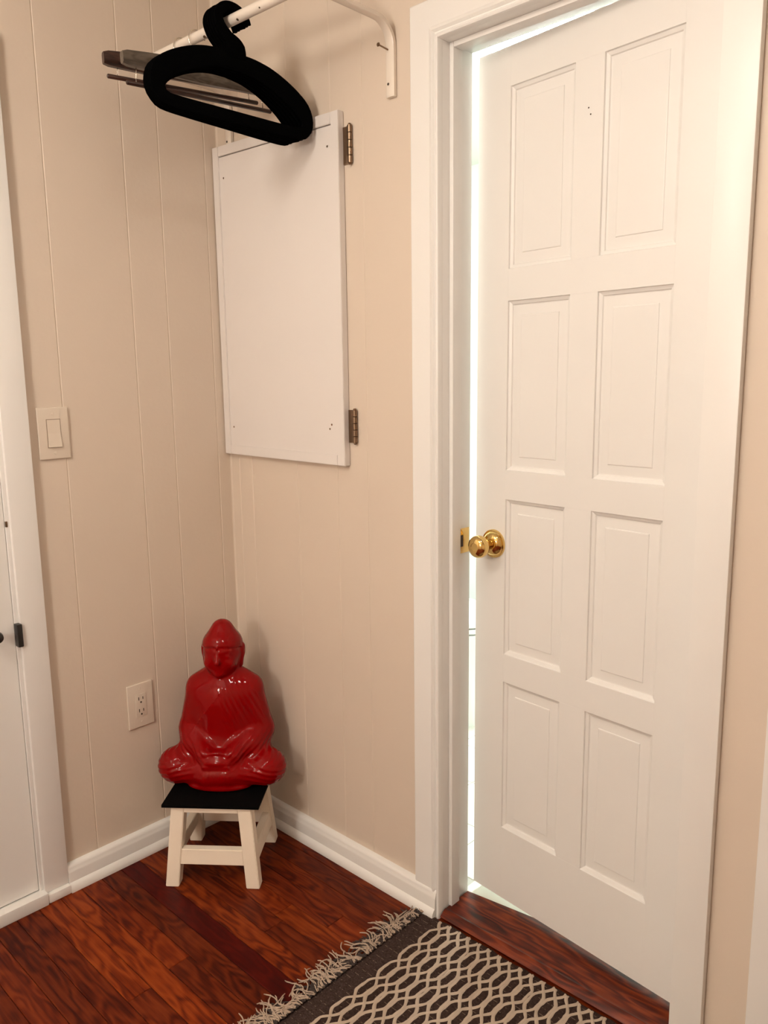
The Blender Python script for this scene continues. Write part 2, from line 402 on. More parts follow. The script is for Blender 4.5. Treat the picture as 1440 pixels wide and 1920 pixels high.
# ------------------------------------------------------------------ doorway trim (right wall)
def build_doorway():
    t = empty('trim_1', (DX0, 0, 0)); struct(t, 'white moulded casing and jamb around the panelled door', 'door frame')
    # casing profile across its width (0 = inner edge), depth off the wall
    wl = DX0 - 0.731
    prof = [(0, 0), (0, 0.013), (0.0015, 0.0165), (0.0045, 0.018), (0.008, 0.0165), (0.0095, 0.013), (0.0120, 0.0095), (0.0150, 0.0095),
            (0.0170, 0.0135), (0.0195, 0.0155), (0.0240, 0.0142), (0.0275, 0.0120), (wl-0.003, 0.0120), (wl, 0.0095), (wl, 0)]
    def leg(x_in, sgn, width, z1, nm, mitre):
        pr = [(a if a < 0.03 else a*width/wl, b) for a, b in prof]
        V = []; n = len(pr)
        for a, b in pr: V.append((x_in - sgn*a, -b, 0.0))
        for a, b in pr: V.append((x_in - sgn*a, -b, z1 + (a if mitre else 0)))
        F = [(i, (i+1) % n, n+(i+1) % n, n+i) for i in range(n)] + [tuple(range(n)), tuple(range(2*n-1, n-1, -1))]
        off = wpos(t); V = [Vector(v)-off for v in V]
        return me_obj(nm, V, F, M['trim'], t, True, sharp=30)
    leg(DX0, 1, wl, DTOP, 'casing', True)
    # plain flat casing on the hinge side
    box('casing', DX1, 1.466, -0.018, 0.0, 0.0, DTOP+0.075, M['trim'], t, bev=0.0025)
    # head casing with the same profile
    V = []; n = len(prof)
    for a, b in prof: V.append((DX0 - a, -b, DTOP + a))
    for a, b in prof: V.append((DX1 + 0.0, -b, DTOP + a))
    F = [(i, (i+1) % n, n+(i+1) % n, n+i) for i in range(n)] + [tuple(range(n)), tuple(range(2*n-1, n-1, -1))]
    me_obj('head_casing', [Vector(v)-wpos(t) for v in V], F, M['trim'], t, True, sharp=30)
    # jambs and stops
    box('jamb', DX0-0.012, DX0, 0.0, WT+0.002, 0.0, DTOP, M['trim'], t, bev=0.001)
    box('jamb', DX1+0.001, DX1+0.013, 0.0, WT+0.002, 0.0, DTOP, M['trim'], t, bev=0.001)
    box('head_jamb', DX0-0.012, DX1+0.013, 0.0, WT+0.002, DTOP, DTOP+0.012, M['trim'], t, bev=0.001)
    box('door_stop', DX0, DX0+0.011, 0.022, 0.053, 0.020, DTOP, M['trim'], t, bev=0.002)
    box('door_stop', DX0+0.011, DX1-0.010, 0.022, 0.053, DTOP-0.011, DTOP, M['trim'], t, bev=0.002)
    box('door_stop', DX1-0.010, DX1+0.001, 0.022, 0.053, 0.020, DTOP, M['trim'], t, bev=0.002)
    sp = box('strike_plate', DX0, DX0+0.0018, 0.057, 0.097, 0.925, 0.985, M['brass'], t, bev=0.0006); sp['label'] = 'brass strike plate'
    box('latch_hole', DX0+0.0017, DX0+0.0021, 0.060, 0.074, 0.941, 0.969, M['slot'], sp)
    # second casing right of the hinge-side one
    t3 = box('trim_2', 1.545, 1.66, -0.018, 0.0, 0.0, 2.12, M['trim'], None, bev=0.0025)
    struct(t3, 'flat white trim board on the wall beside the door casing', 'trim')
    # threshold
    th = empty('trim_3', (1.1, 0.04, 0)); struct(th, 'varnished reddish wooden threshold under the panelled door', 'threshold')
    V = []; off = wpos(th)
    for x, yb in ((DX0+0.004, 0.096), (1.02, 0.126), (DX1+0.004, 0.140)):
        pr = [(-0.004, 0.0), (-0.004, 0.0062), (-0.0150, 0.0075), (-0.0160, 0.0092), (-0.0135, 0.0120), (-0.0020, 0.0186), (0.0005, 0.0206), (0.0030, 0.0218), (0.0060, 0.0214), (0.0085, 0.0206), (0.012, 0.0210), (yb, 0.0225), (yb, 0.0)]
        for y, z in pr: V.append(Vector((x, y, z))-off)
    n = len(pr)
    F = [(q*n+i, q*n+(i+1) % n, (q+1)*n+(i+1) % n, (q+1)*n+i) for q in (0, 1) for i in range(n)] + [tuple(range(n)), tuple(range(3*n-1, 2*n-1, -1))]
    me_obj('wood_sill', V, F, M['thresh'], th, True, sharp=28)
    s = box('marble_sill', DX0-0.01, DX1+0.012, 0.0900, 0.150, -0.01, 0.0205, M['sill'], th, bev=0.003); s['label'] = 'pale stone sill strip behind the wood'
build_doorway()

# ------------------------------------------------------------------ panelled door
def build_door():
    TH = 0.0959; HX, HY = DX1 - 0.001, 0.060
    W, Z0, Z1, T = 0.583, 0.045, 2.028, 0.035
    d = empty('door_1', (HX, HY, 0), -TH); struct(d, 'white eight-panel door standing slightly ajar', 'door')
    # local frame: x runs from hinge (0) to latch (-W); front face y=0, back y=T
    def lb(name, x0, x1, z0, z1, y0=0.0, y1=T, bev=0.0002, par=d, m=None):
        return box(name, x0, x1, y0, y1, z0, z1, m or M['door'], par, bev=bev, seg=1, world=False)
    t = [0.0975, 0.2611, 0.3279, 0.4927]
    zs = [(1.5736, 1.9477), (1.1276, 1.5048), (0.6859, 1.0599), (0.2368, 0.6166)]
    lb('stile', -t[0], 0, Z0, Z1); lb('stile', -W, -t[3], Z0, Z1)
    rails = [(zs[0][1], Z1), (zs[1][1], zs[0][0]), (zs[2][1], zs[1][0]), (zs[3][1], zs[2][0]), (Z0, zs[3][0])]
    for a, b in rails: lb('rail', -t[3], -t[0], a, b)
    for a, b in zs: lb('mullion', -t[2], -t[1], a, b)
    # raised panels: rings of (inset, depth)
    rings = [(0.0, 0.0), (0.0012, 0.0036), (0.004, 0.0050), (0.0075, 0.0066), (0.0092, 0.0092), (0.0115, 0.0096),
             (0.0312, 0.0078), (0.0322, 0.0064), (0.0340, 0.0060)]
    for a, b in zs:
        for x0, x1 in ((-t[1], -t[0]), (-t[3], -t[2])):
            V = []; F = []
            for ins, dep in rings:
                V += [(x0+ins, dep, a+ins), (x1-ins, dep, a+ins), (x1-ins, dep, b-ins), (x0+ins, dep, b-ins)]
            for i in range(len(rings)-1):
                for j in range(4):
                    k = (j+1) % 4; F.append((i*4+j, i*4+k, i*4+4+k, i*4+4+j))
            q = (len(rings)-1)*4; F.append((q, q+1, q+2, q+3))
            nb = len(V); V += [(x0, T-0.008, a), (x1, T-0.008, a), (x1, T-0.008, b), (x0, T-0.008, b)]
            F.append((nb+3, nb+2, nb+1, nb))
            for j in range(4):
                k = (j+1) % 4; F.append((j, nb+j, nb+k, k))
            me_obj('door_panel', V, F, M['door'], d, True, sharp=12)
    # knob set: rose on the face, waisted neck, ball knob (lathe along -y)
    kx, kz = -0.526, 0.951
    kn = lathe('door_knob', [(0.0, 0.014), (0.012, 0.014), (0.0115, 0.026), (0.0125, 0.032), (0.019, 0.036), (0.0245, 0.043), (0.0265, 0.051), (0.0262, 0.058),
                             (0.0235, 0.064), (0.017, 0.068), (0.0105, 0.0695), (0.0098, 0.0685), (0.0, 0.0683)], (kx, 0, kz), (0, -1, 0), M['brass'], d, 32, world=False)
    kn['label'] = 'polished brass round knob'
    ro = lathe('rose', [(0.0, 0.0), (0.034, 0.0), (0.034, 0.0035), (0.0325, 0.0055), (0.029, 0.0062), (0.0275, 0.009), (0.024, 0.013), (0.017, 0.0165), (0.012, 0.0175), (0.0, 0.0175)],
               (kx, 0, kz), (0, -1, 0), M['brass'], kn, 32, world=False)
    lathe('door_knob', [(0.0, 0.0), (0.034, 0.0), (0.032, 0.006), (0.014, 0.016), (0.012, 0.03), (0.024, 0.042), (0.027, 0.052), (0.018, 0.067), (0, 0.069)], (kx, T, kz), (0, 1, 0), M['brass'], d, 24, world=False)
    lb('latch_plate', -W-0.0008, -W+0.0002, kz-0.029, kz+0.029, 0.005, T-0.005, 0.0003, d, M['brass'])
    for x, z in ((-0.2950, 1.856), (-0.2900, 1.843)):
        lathe('nail_hole', [(0, 0), (0.0016, 0), (0.0016, 0.0004), (0, 0.0004)], (x, 0.0, z), (0, -1, 0), M['slot'], d, 8, world=False)
    for z in (0.25, 1.05, 1.82):
        lathe('hinge', [(0, 0), (0.006, 0), (0.006, 0.09), (0, 0.09)], (0.003, T+0.004, z), (0, 0, 1), M['brass'], d, 12, world=False)
build_door()

# ------------------------------------------------------------------ small door at the far left
def build_left_door():
    d = empty('door_2', (0, -0.95, 0)); struct(d, 'flat white door at the wall end next to the light switch', 'door')
    box('slab', -0.0035, 0.004, -1.330, -0.6680, 0.036, 2.03, M['door'], d, bev=0.001, seg=1)
    # latch keeper on the jamb edge and the small bolt above, knob at the left
    k = box('latch_keeper', 0.0045, 0.026, -0.6690, -0.6560, 0.700, 0.758, M['iron'], d, bev=0.003); k['label'] = 'black iron latch keeper'
    k2 = box('latch_keeper', 0.0045, 0.010, -0.6675, -0.6625, 0.998, 1.012, M['steel'], d, bev=0.001)
    kn = lathe('door_knob', [(0, 0), (0.013, 0), (0.013, 0.003), (0.006, 0.006), (0.006, 0.022), (0.012, 0.028), (0.0145, 0.036), (0.012, 0.044), (0.005, 0.048), (0, 0.049)],
               (0.004, -0.722, 0.742), (1, 0, 0), M['iron'], d, 20); kn['label'] = 'small dark metal knob'
    t = empty('trim_4', (0, -0.63, 0)); struct(t, 'flat white casing and sill around the door beside the light switch', 'door frame')
    box('casing', 0.0, 0.018, -0.658, -0.594, 0.026, 2.11, M['trim'], t, bev=0.0025)
    box('casing', 0.0, 0.018, -1.400, -1.336, 0.026, 2.11, M['trim'], t, bev=0.0025)
    box('head_casing', 0.0, 0.018, -1.336, -0.658, 2.04, 2.11, M['trim'], t, bev=0.0025)
    box('jamb', -0.0035, 0.0085, -0.6672, -0.6575, 0.030, 2.04, M['trim'], t, bev=0.002)
    box('jamb', -0.0035, 0.0085, -1.3365, -1.3315, 0.030, 2.04, M['trim'], t, bev=0.002)
    box('sill', -0.0035, 0.033, -1.400, -0.655, 0.0, 0.034, M['trim'], t, bev=0.004)
    box('shoe', 0.0, 0.031, -0.6555, -0.593, 0.0, 0.0255, M['trim'], t, bev=0.006)
build_left_door()

# ------------------------------------------------------------------ wall hatch with hinges
def build_hatch():
    h = empty('wall_hatch', (0.256, -0.010, 1.123)); tag(h, 'white hinged wall hatch panel in the corner under the hanging rail', 'cupboard door')
    # slightly sagging quad: corner heights measured
    X0, X1 = 0.003, 0.512
    zb = lambda x: 1.126 - 0.005*(x-X0)/(X1-X0)
    zt = lambda x: 1.975 - 0.012*(x-X0)/(X1-X0)
    off = wpos(h)
    def slab(name, x0, x1, f0, f1, y0, y1, bev=0.0012, m=None):
        """f0,f1: fractions/offset functions giving z at bottom and top"""
        bm = bmesh.new()
        V = [(x0,y0,f0(x0)),(x1,y0,f0(x1)),(x1,y1,f0(x1)),(x0,y1,f0(x0)),(x0,y0,f1(x0)),(x1,y0,f1(x1)),(x1,y1,f1(x1)),(x0,y1,f1(x0))]
        vs = [bm.verts.new(Vector(v)-off) for v in V]
        for f in [(0,3,2,1),(4,5,6,7),(0,1,5,4),(1,2,6,5),(2,3,7,6),(3,0,4,7)]: bm.faces.new([vs[i] for i in f])
        bmesh.ops.bevel(bm, geom=bm.edges[:], offset=bev, segments=2, affect='EDGES')
        return bm_obj(name, bm, m or M['hatch'], h, True, sharp=35)
    e = 0.026
    slab('panel', X0+e-0.001, X1-e+0.001, lambda x: zb(x)+e-0.001, lambda x: zt(x)-e-0.0020, -0.0164, -0.001)
    slab('frame_stile', X0, X0+e, zb, zt, -0.020, -0.001)
    slab('frame_stile', X1-e, X1, zb, zt, -0.020, -0.001)
    slab('frame_rail', X0+e+0.0008, X1-e-0.0008, zb, lambda x: zb(x)+e, -0.0195, -0.001)
    slab('frame_rail', X0+e+0.0008, X1-e-0.0008, lambda x: zt(x)-e, zt, -0.0195, -0.001)
    for z0, z1 in ((1.842, 1.926), (1.180, 1.262)):
        hg = box('hinge', 0.5125, 0.5325, -0.0045, -0.0002, z0, z1, M['steel'], h, bev=0.0006); hg['label'] = 'aged metal butt hinge'
        P = []; n = 5; L = (z1-z0)/n
        prof = []
        for i in range(n):
            prof += [(0.0042, i*L), (0.0062, i*L+0.0009), (0.0062, (i+1)*L-0.0009), (0.0042, (i+1)*L)]
        prof = [(0, -0.004), (0.003, -0.004), (0.0045, -0.001)] + prof + [(0.0045, n*L+0.001), (0.003, n*L+0.004), (0, n*L+0.004)]
        lathe('hinge_knuckle', prof, (0.5375, -0.0065, z0), (0, 0, 1), M['steel'], hg, 14, sharp=30)
    # old screw holes and chips, dark
    for x, z in ((0.045, 1.205), (0.047, 1.890), (0.470, 1.890), (0.463, 1.224), (0.456, 1.213)):
        lathe('screw', [(0, 0), (0.0028, 0), (0.0022, 0.0007), (0, 0.0007)], (x, -0.0166, z), (0, -1, 0), M['steel'], h, 10)
build_hatch()

# ------------------------------------------------------------------ switch and outlet
def plate_geo(parent, cy, cz, w, h):
    return box('cover_plate', 0.0, 0.0058, cy-w/2, cy+w/2, cz-h/2, cz+h/2, M['plastic'], parent, bev=0.0024, seg=3)
def build_switch():
    cy, cz = -0.530, 1.2146
    s = empty('light_switch', (0, cy, cz)); tag(s, 'ivory rocker light switch with square plate beside the door casing', 'light switch')
    plate_geo(s, cy, cz, 0.0784, 0.1277)
    box('rocker_frame', 0.0056, 0.0064, cy-0.0178, cy+0.0178, cz-0.0355, cz+0.0355, M['seam'], s)
    # rocker, pressed at the top: wedge
    off = wpos(s); y0, y1, z0, z1 = cy-0.0162, cy+0.0162, cz-0.0338, cz+0.0338
    V = [(0.005, y0, z0), (0.005, y1, z0), (0.005, y1, z1), (0.005, y0, z1), (0.0112, y0, z0), (0.0112, y1, z0), (0.0072, y1, cz), (0.0072, y0, cz), (0.0070, y1, z1), (0.0070, y0, z1)]
    F = [(0,3,2,1), (4,5,6,7), (7,6,8,9), (0,1,5,4), (2,3,9,8), (1,2,8,6,5), (3,0,4,7,9)]
    me_obj('rocker', [Vector(v)-off for v in V], F, M['plastic'], s)
    for dz in (-0.0485, 0.0485):
        lathe('screw', [(0, 0), (0.0036, 0), (0.003, 0.0009), (0, 0.0011)], (0.0056, cy, cz+dz), (1, 0, 0), M['plastic'], s, 12)
def build_outlet():
    cy, cz = -0.3467, 0.4429
    s = empty('power_outlet', (0, cy, cz)); tag(s, 'ivory double power outlet low on the wall by the red statue', 'outlet')
    plate_geo(s, cy, cz, 0.0784, 0.1277)
    box('receptacle', 0.0050, 0.0072, cy-0.0165, cy+0.0165, cz-0.0335, cz+0.0335, M['plastic'], s, bev=0.0008)
    for dz in (0.0165, -0.0185):
        for dy, hh in ((-0.0064, 0.0046), (0.0064, 0.0038)):
            box('slot', 0.0070, 0.0075, cy+dy-0.0012, cy+dy+0.0012, cz+dz+0.004-hh, cz+dz+0.004+hh, M['slot'], s)
        lathe('ground_hole', [(0, 0), (0.0026, 0), (0.0026, 0.0004), (0, 0.0004)], (0.0071, cy, cz+dz-0.0072), (1, 0, 0), M['slot'], s, 12)
    for dz in (-0.0485, 0.0485):
        lathe('screw', [(0, 0), (0.0036, 0), (0.003, 0.0009), (0, 0.0011)], (0.0056, cy, cz+dz), (1, 0, 0), M['plastic'], s, 12)
build_switch(); build_outlet()

# ------------------------------------------------------------------ hanging rail
RODY, RODZ = -0.250, 2.115
def build_rail():
    r = empty('hanging_rail', (0.37, 0, 1.955)); tag(r, 'white metal hanging rail on two curved wall brackets above the hatch', 'clothes rail')
    tube('rod', [(0.055, RODY, 2.122), (0.69, RODY, 2.108)], 0.0112, M['rodpaint'], r, 20)
    prof = [(-0.0118, -0.0045), (-0.009, -0.006), (-0.004, -0.006), (-0.0008, -0.0042), (0.0008, -0.0042), (0.004, -0.006), (0.009, -0.006), (0.0118, -0.0045),
            (0.0118, 0.0035), (0.009, 0.0050), (-0.009, 0.0050), (-0.0118, 0.0035)]
    for bx in (0.068, 0.672):
        path = []
        zt = 2.108
        pts = [(-0.0065, 1.955), (-0.0065, 2.00), (-0.0065, 2.050)]
        R = 0.050
        for i in range(1, 13):
            a = PI/2*i/12; pts.append((-0.0065 - R*(1-math.cos(a)), 2.0575 + R*math.sin(a)))
        pts += [(-0.12, 2.1078), (-0.20, 2.1078), (-0.252, 2.1078)]
        for i, (y, z) in enumerate(pts):
            y0, z0 = pts[max(i-1, 0)]; y1, z1 = pts[min(i+1, len(pts)-1)]
            tv = Vector((0, y1-y0, z1-z0)).normalized()
            nrm = Vector((1, 0, 0)).cross(tv)            # toward the room / downward side of the bend
            sc = 1.0 if i < 3 else max(0.78, 1.0 - 0.22*(i-2)/10)
            path.append(((bx, y, z), Vector((sc, 0, 0)), nrm))
        b = extrude('bracket', prof, path, M['rodpaint'], r, True, 40)
        # socket clamp at the rod
        tube('rod_socket', [(bx-0.011, RODY, RODZ), (bx+0.011, RODY, RODZ)], 0.0135, M['rodpaint'], b, 16)
        lathe('screw_hole', [(0, 0), (0.0030, 0), (0.0026, 0.0006), (0, 0.0006)], (bx-0.004, -0.0122, 1.982), (0, -1, 0), M['slot'], b, 10)
        if bx > 0.5:
            sc = tube('screw', [(bx-0.004, -0.006, 2.052), (bx-0.006, -0.040, 2.056)], 0.0018, M['steel'], b, 8)
            lathe('screw_head', [(0, 0), (0.0046, 0), (0.0036, 0.0020), (0, 0.0025)], (bx-0.006, -0.040, 2.056), (-0.05, -1, 0.1), M['steel'], b, 12)
    for x in (0.33, 0.455, 0.533):
        lathe('set_screw', [(0, 0), (0.003, 0), (0.003, 0.003), (0, 0.004)], (x, RODY-0.006, RODZ-0.0085), (0, -0.4, -0.9), M['steel'], r, 10)
build_rail()

# ------------------------------------------------------------------ black velvet hangers
def velvet_hanger_mesh():
    oh = [(0.028, 2.042), (0.060, 2.040), (0.105, 2.031), (0.160, 2.009), (0.201, 1.982), (0.216, 1.955), (0.216, 1.928), (0.201, 1.907), (0.176, 1.896), (0.10, 1.894), (0.0, 1.894)]
    ih = [(0.0, 2.004), (0.05, 2.000), (0.10, 1.986), (0.145, 1.964), (0.172, 1.945), (0.182, 1.934), (0.179, 1.926), (0.168, 1.922), (0.12, 1.921), (0.06, 1.921), (0.0, 1.921)]
    oc = [(0.0, 2.0415)] + oh
    o_s = catmull(oc, False, 5); i_s = catmull(ih, False, 5)
    def resample(P, n):
        L = [0]
        for a, b in zip(P[:-1], P[1:]): L.append(L[-1] + math.hypot(b[0]-a[0], b[1]-a[1]))
        out = []
        for i in range(n):
            s = L[-1]*i/(n-1); k = 0
            while k < len(L)-2 and L[k+1] < s: k += 1
            f = (s-L[k])/max(L[k+1]-L[k], 1e-9); out.append((P[k][0]+(P[k+1][0]-P[k][0])*f, P[k][1]+(P[k+1][1]-P[k][1])*f))
        return out
    n = 40
    O = resample(o_s, n); I = resample(i_s, n)
    O = O + [(-a, b) for a, b in O[-2:0:-1]]; I = I + [(-a, b) for a, b in I[-2:0:-1]]
    N = len(O); t = 0.0024
    V = []; F = []
    rows = []
    for f, x in ((0.0, 0.0), (0.07, 0.75), (0.22, 1.0), (0.78, 1.0), (0.93, 0.75), (1.0, 0.0), (0.93, -0.75), (0.78, -1.0), (0.22, -1.0), (0.07, -0.75)):
        rows.append(len(V))
        for (ay, az), (by, bz) in zip(O, I):
            V.append((x*t, ay+(by-ay)*f, az+(bz-az)*f))
    m = len(rows)
    for r in range(m):
        for i in range(N):
            j = (i+1) % N; a, b = rows[r], rows[(r+1) % m]
            F.append((a+i, a+j, b+j, b+i))
    body = (V, F)
    # neck and hook: swept flat band, path in (y, z)
    path = catmull([(-0.002, 2.030), (-0.004, 2.052), (-0.014, 2.066), (-0.033, 2.082), (-0.043, 2.102), (-0.036, 2.121), (-0.018, 2.1325), (0.004, 2.1335), (0.022, 2.127), (0.032, 2.117), (0.036, 2.107)], False, 4)
    wd = []; n = len(path)
    for i in range(n):
        s = i/(n-1)
        wd.append(0.029 if s < 0.10 else (0.029 - (s-0.10)/0.14*0.0175 if s < 0.24 else max(0.0058, 0.0135 - (s-0.24)*0.011)))
    V2 = []; F2 = []; tx = 0.0037
    sec = [(1, 0.0), (0.9, 0.75), (0.6, 1.0), (-0.6, 1.0), (-0.9, 0.75), (-1, 0.0), (-0.9, -0.75), (-0.6, -1.0), (0.6, -1.0), (0.9, -0.75)]
    q = len(sec)
    for i, (y, z) in enumerate(path):
        y0, z0 = path[max(i-1, 0)]; y1, z1 = path[min(i+1, n-1)]
        l = math.hypot(y1-y0, z1-z0); ny, nz = (z1-z0)/l, -(y1-y0)/l
        for a, b in sec: V2.append((b*tx, y+ny*wd[i]*a, z+nz*wd[i]*a))
    for i in range(n-1):
        for j in range(q):
            k = (j+1) % q; F2.append((i*q+j, i*q+k, (i+1)*q+k, (i+1)*q+j))
    F2.append(tuple(range(q-1, -1, -1))); F2.append(tuple((n-1)*q+j for j in range(q)))
    return body, (V2, F2)
def build_velvet():
    body, hook = velvet_hanger_mesh()
    Z = RODZ
    sh = lambda g: [(x, y, z-Z) for x, y, z in g[0]]
    n = 6
    first = None
    for k in range(n):
        hx = 0.384 + 0.0092*k; lx = 0.401 + 0.0050*k
        yaw = math.atan2(hx - lx, 0.215)   # left end sits at lx, right end mirrors about the hook
        loc = (hx, -0.245, Z + 0.0048 + 0.0005*(k % 3))
        if first is None:
            t = empty('velvet_hanger', loc); b = me_obj('hanger_body', sh(body), body[1], M['velvet'], t, True); h = me_obj('hook', sh(hook), hook[1], M['velvet'], t, True, sharp=60)
            first = (t, b, h)
        else:
            t = empty('velvet_hanger', loc)
            for src in first[1:]:
                c = src.copy(); COL.objects.link(c); c.parent = t
        t.rotation_euler = (0, 0, -yaw)
        tag(t, 'black velvet clothes hanger in the tight bunch on the white rail', 'hanger', 'black velvet hangers on the rail')
build_velvet()

# ------------------------------------------------------------------ wooden suit hangers
def build_wooden(x, yaw, tilt, wood_mat, label, yc=-0.245, dz=0.0, bz=-0.1185):
    t = empty('wooden_hanger', (x, yc, RODZ)); t.rotation_euler = (tilt, 0, yaw)
    tag(t, label, 'hanger')
    # local: y along the shoulder, z relative to rod centre
    V = []; F = []; ns = 33; sec = 8
    for i in range(ns):
        s = -1 + 2*i/(ns-1); a = abs(s)
        y = 0.193*s
        zl = -0.088 + dz; zt_ = -0.058 + 0.018*(1-a**1.6) + dz
        zc = (zl+zt_)/2; hh = (zt_-zl)/2; ww = 0.0055 + 0.0045*a
        if a > 0.97: hh *= 0.82; ww *= 0.85
        for j in range(sec):
            an = 2*PI*(j+0.5)/sec; c, sn = math.cos(an), math.sin(an)
            px = math.copysign(abs(c)**0.5, c)*ww; pz = math.copysign(abs(sn)**0.5, sn)*hh
            V.append((px + 0.012*a*a, y, zc + pz))
    for i in range(ns-1):
        for j in range(sec):
            k = (j+1) % sec; F.append((i*sec+j, i*sec+k, (i+1)*sec+k, (i+1)*sec+j))
    F.append(tuple(range(sec-1, -1, -1))); F.append(tuple((ns-1)*sec+j for j in range(sec)))
    me_obj('shoulder_board', V, F, wood_mat, t, True, sharp=40)
    hk = catmull([(0, 0.0, -0.040+dz), (0, 0.0, -0.028), (0, -0.012, -0.020), (0, -0.0215, 0.0), (0, -0.013, 0.0185), (0, 0.002, 0.0225), (0, 0.016, 0.016), (0, 0.020, 0.004)], False, 5)
    # the wire rests on top of the rod (rod radius 0.0112)
    hk = [(a, b, c - 0.0020 if c > -0.03 else c) for a, b, c in hk]
    V, F = tube_geo(hk, 0.0014, 8); me_obj('wire_hook', V, F, M['wire'], t, True)
    for s in (-1, 1):
        V, F = tube_geo([(0.009, s*0.160, -0.078+dz), (0.009, s*0.163, bz+0.001)], 0.0011, 8); me_obj('drop_wire', V, F, M['wire'], t, True)
    V, F = tube_geo([(0.009, -0.186, bz), (0.009, -0.184, bz), (0.009, 0.184, bz), (0.009, 0.186, bz)], [0.0035, 0.0050, 0.0050, 0.0035], 12)
    me_obj('trouser_bar', V, F, M['hangwood'], t, True, sharp=50)
build_wooden(0.222, -0.20, 0.02, M['hangwood'], 'dark walnut suit hanger with trouser bar nearest the corner on the rail', dz=0.012, bz=-0.096)
build_wooden(0.284, -0.10, 0.03, M['hangglare'], 'glare-grey dark wood suit hanger with trouser bar beside the bunch of velvet hangers', dz=-0.006, bz=-0.127)

# ------------------------------------------------------------------ stool
SYAW = math.radians(39.7)
def build_stool():
    s = empty('stool', (0.209, -0.233, 0), SYAW); tag(s, 'small white wooden stool with black top under the red statue', 'stool')
    # local: x right, -y toward the room; feet footprint half sizes
    fx, fy, ft = 0.1278, 0.124, 0.036
    tx, ty = 0.1075, 0.104
    H = 0.222
    def quadbar(name, bot, top, m=M['stool'], bev=0.0018):
        bm = bmesh.new()
        vs = [bm.verts.new(v) for v in bot+top]
        for f in [(0,3,2,1),(4,5,6,7),(0,1,5,4),(1,2,6,5),(2,3,7,6),(3,0,4,7)]: bm.faces.new([vs[i] for i in f])
        bmesh.ops.bevel(bm, geom=bm.edges[:], offset=bev, segments=2, affect='EDGES')
        return bm_obj(name, bm, m, s, True, sharp=40)
    def corner(sx, sy, z):
        f = z/H
        return sx*(fx + (tx-fx)*f), sy*(fy + (ty-fy)*f)
    for sx in (-1, 1):
        for sy in (-1, 1):
            def sq(z):
                ox, oy = corner(sx, sy, z); ix, iy = ox - sx*ft, oy - sy*ft*0.95
                return [(min(ox, ix), min(oy, iy), z), (max(ox, ix), min(oy, iy), z), (max(ox, ix), max(oy, iy), z), (min(ox, ix), max(oy, iy), z)]
            quadbar('leg', sq(0.0), sq(H))
    def rail(z0, z1, axis, sgn, inset, name, th=0.022):
        # board between two legs
        if axis == 'x':
            a0 = corner(1, 1, z0)[0]-ft+0.001; a1 = corner(1, 1, z1)[0]-ft+0.001
            y0 = sgn*(corner(1, 1, z0)[1]-inset); y1 = sgn*(corner(1, 1, z1)[1]-inset); d = -sgn*th
            b = [(-a0, min(y0, y0+d), z0), (a0, min(y0, y0+d), z0), (a0, max(y0, y0+d), z0), (-a0, max(y0, y0+d), z0)]
            t = [(-a1, min(y1, y1+d), z1), (a1, min(y1, y1+d), z1), (a1, max(y1, y1+d), z1), (-a1, max(y1, y1+d), z1)]
        else:
            a0 = corner(1, 1, z0)[1]-ft*0.95+0.001; a1 = corner(1, 1, z1)[1]-ft*0.95+0.001
            x0 = sgn*(corner(1, 1, z0)[0]-inset); x1 = sgn*(corner(1, 1, z1)[0]-inset); d = -sgn*th
            b = [(min(x0, x0+d), -a0, z0), (max(x0, x0+d), -a0, z0), (max(x0, x0+d), a0, z0), (min(x0, x0+d), a0, z0)]
            t = [(min(x1, x1+d), -a1, z1), (max(x1, x1+d), -a1, z1), (max(x1, x1+d), a1, z1), (min(x1, x1+d), a1, z1)]
        quadbar(name, b, t)
    for sgn in (-1, 1):
        rail(0.205, H, 'x', sgn, 0.001, 'apron'); rail(0.205, H, 'y', sgn, 0.001, 'apron')
        rail(0.062, 0.104, 'x', sgn, 0.002, 'stretcher')
        rail(0.062 if sgn > 0 else 0.062, 0.104, 'y', sgn, 0.002, 'stretcher')
    top = box('top', -0.131, 0.131, -0.112, 0.112, H, H+0.008, M['black'], s, bev=0.0015, world=False); top['label'] = 'black flat stool top'
build_stool()

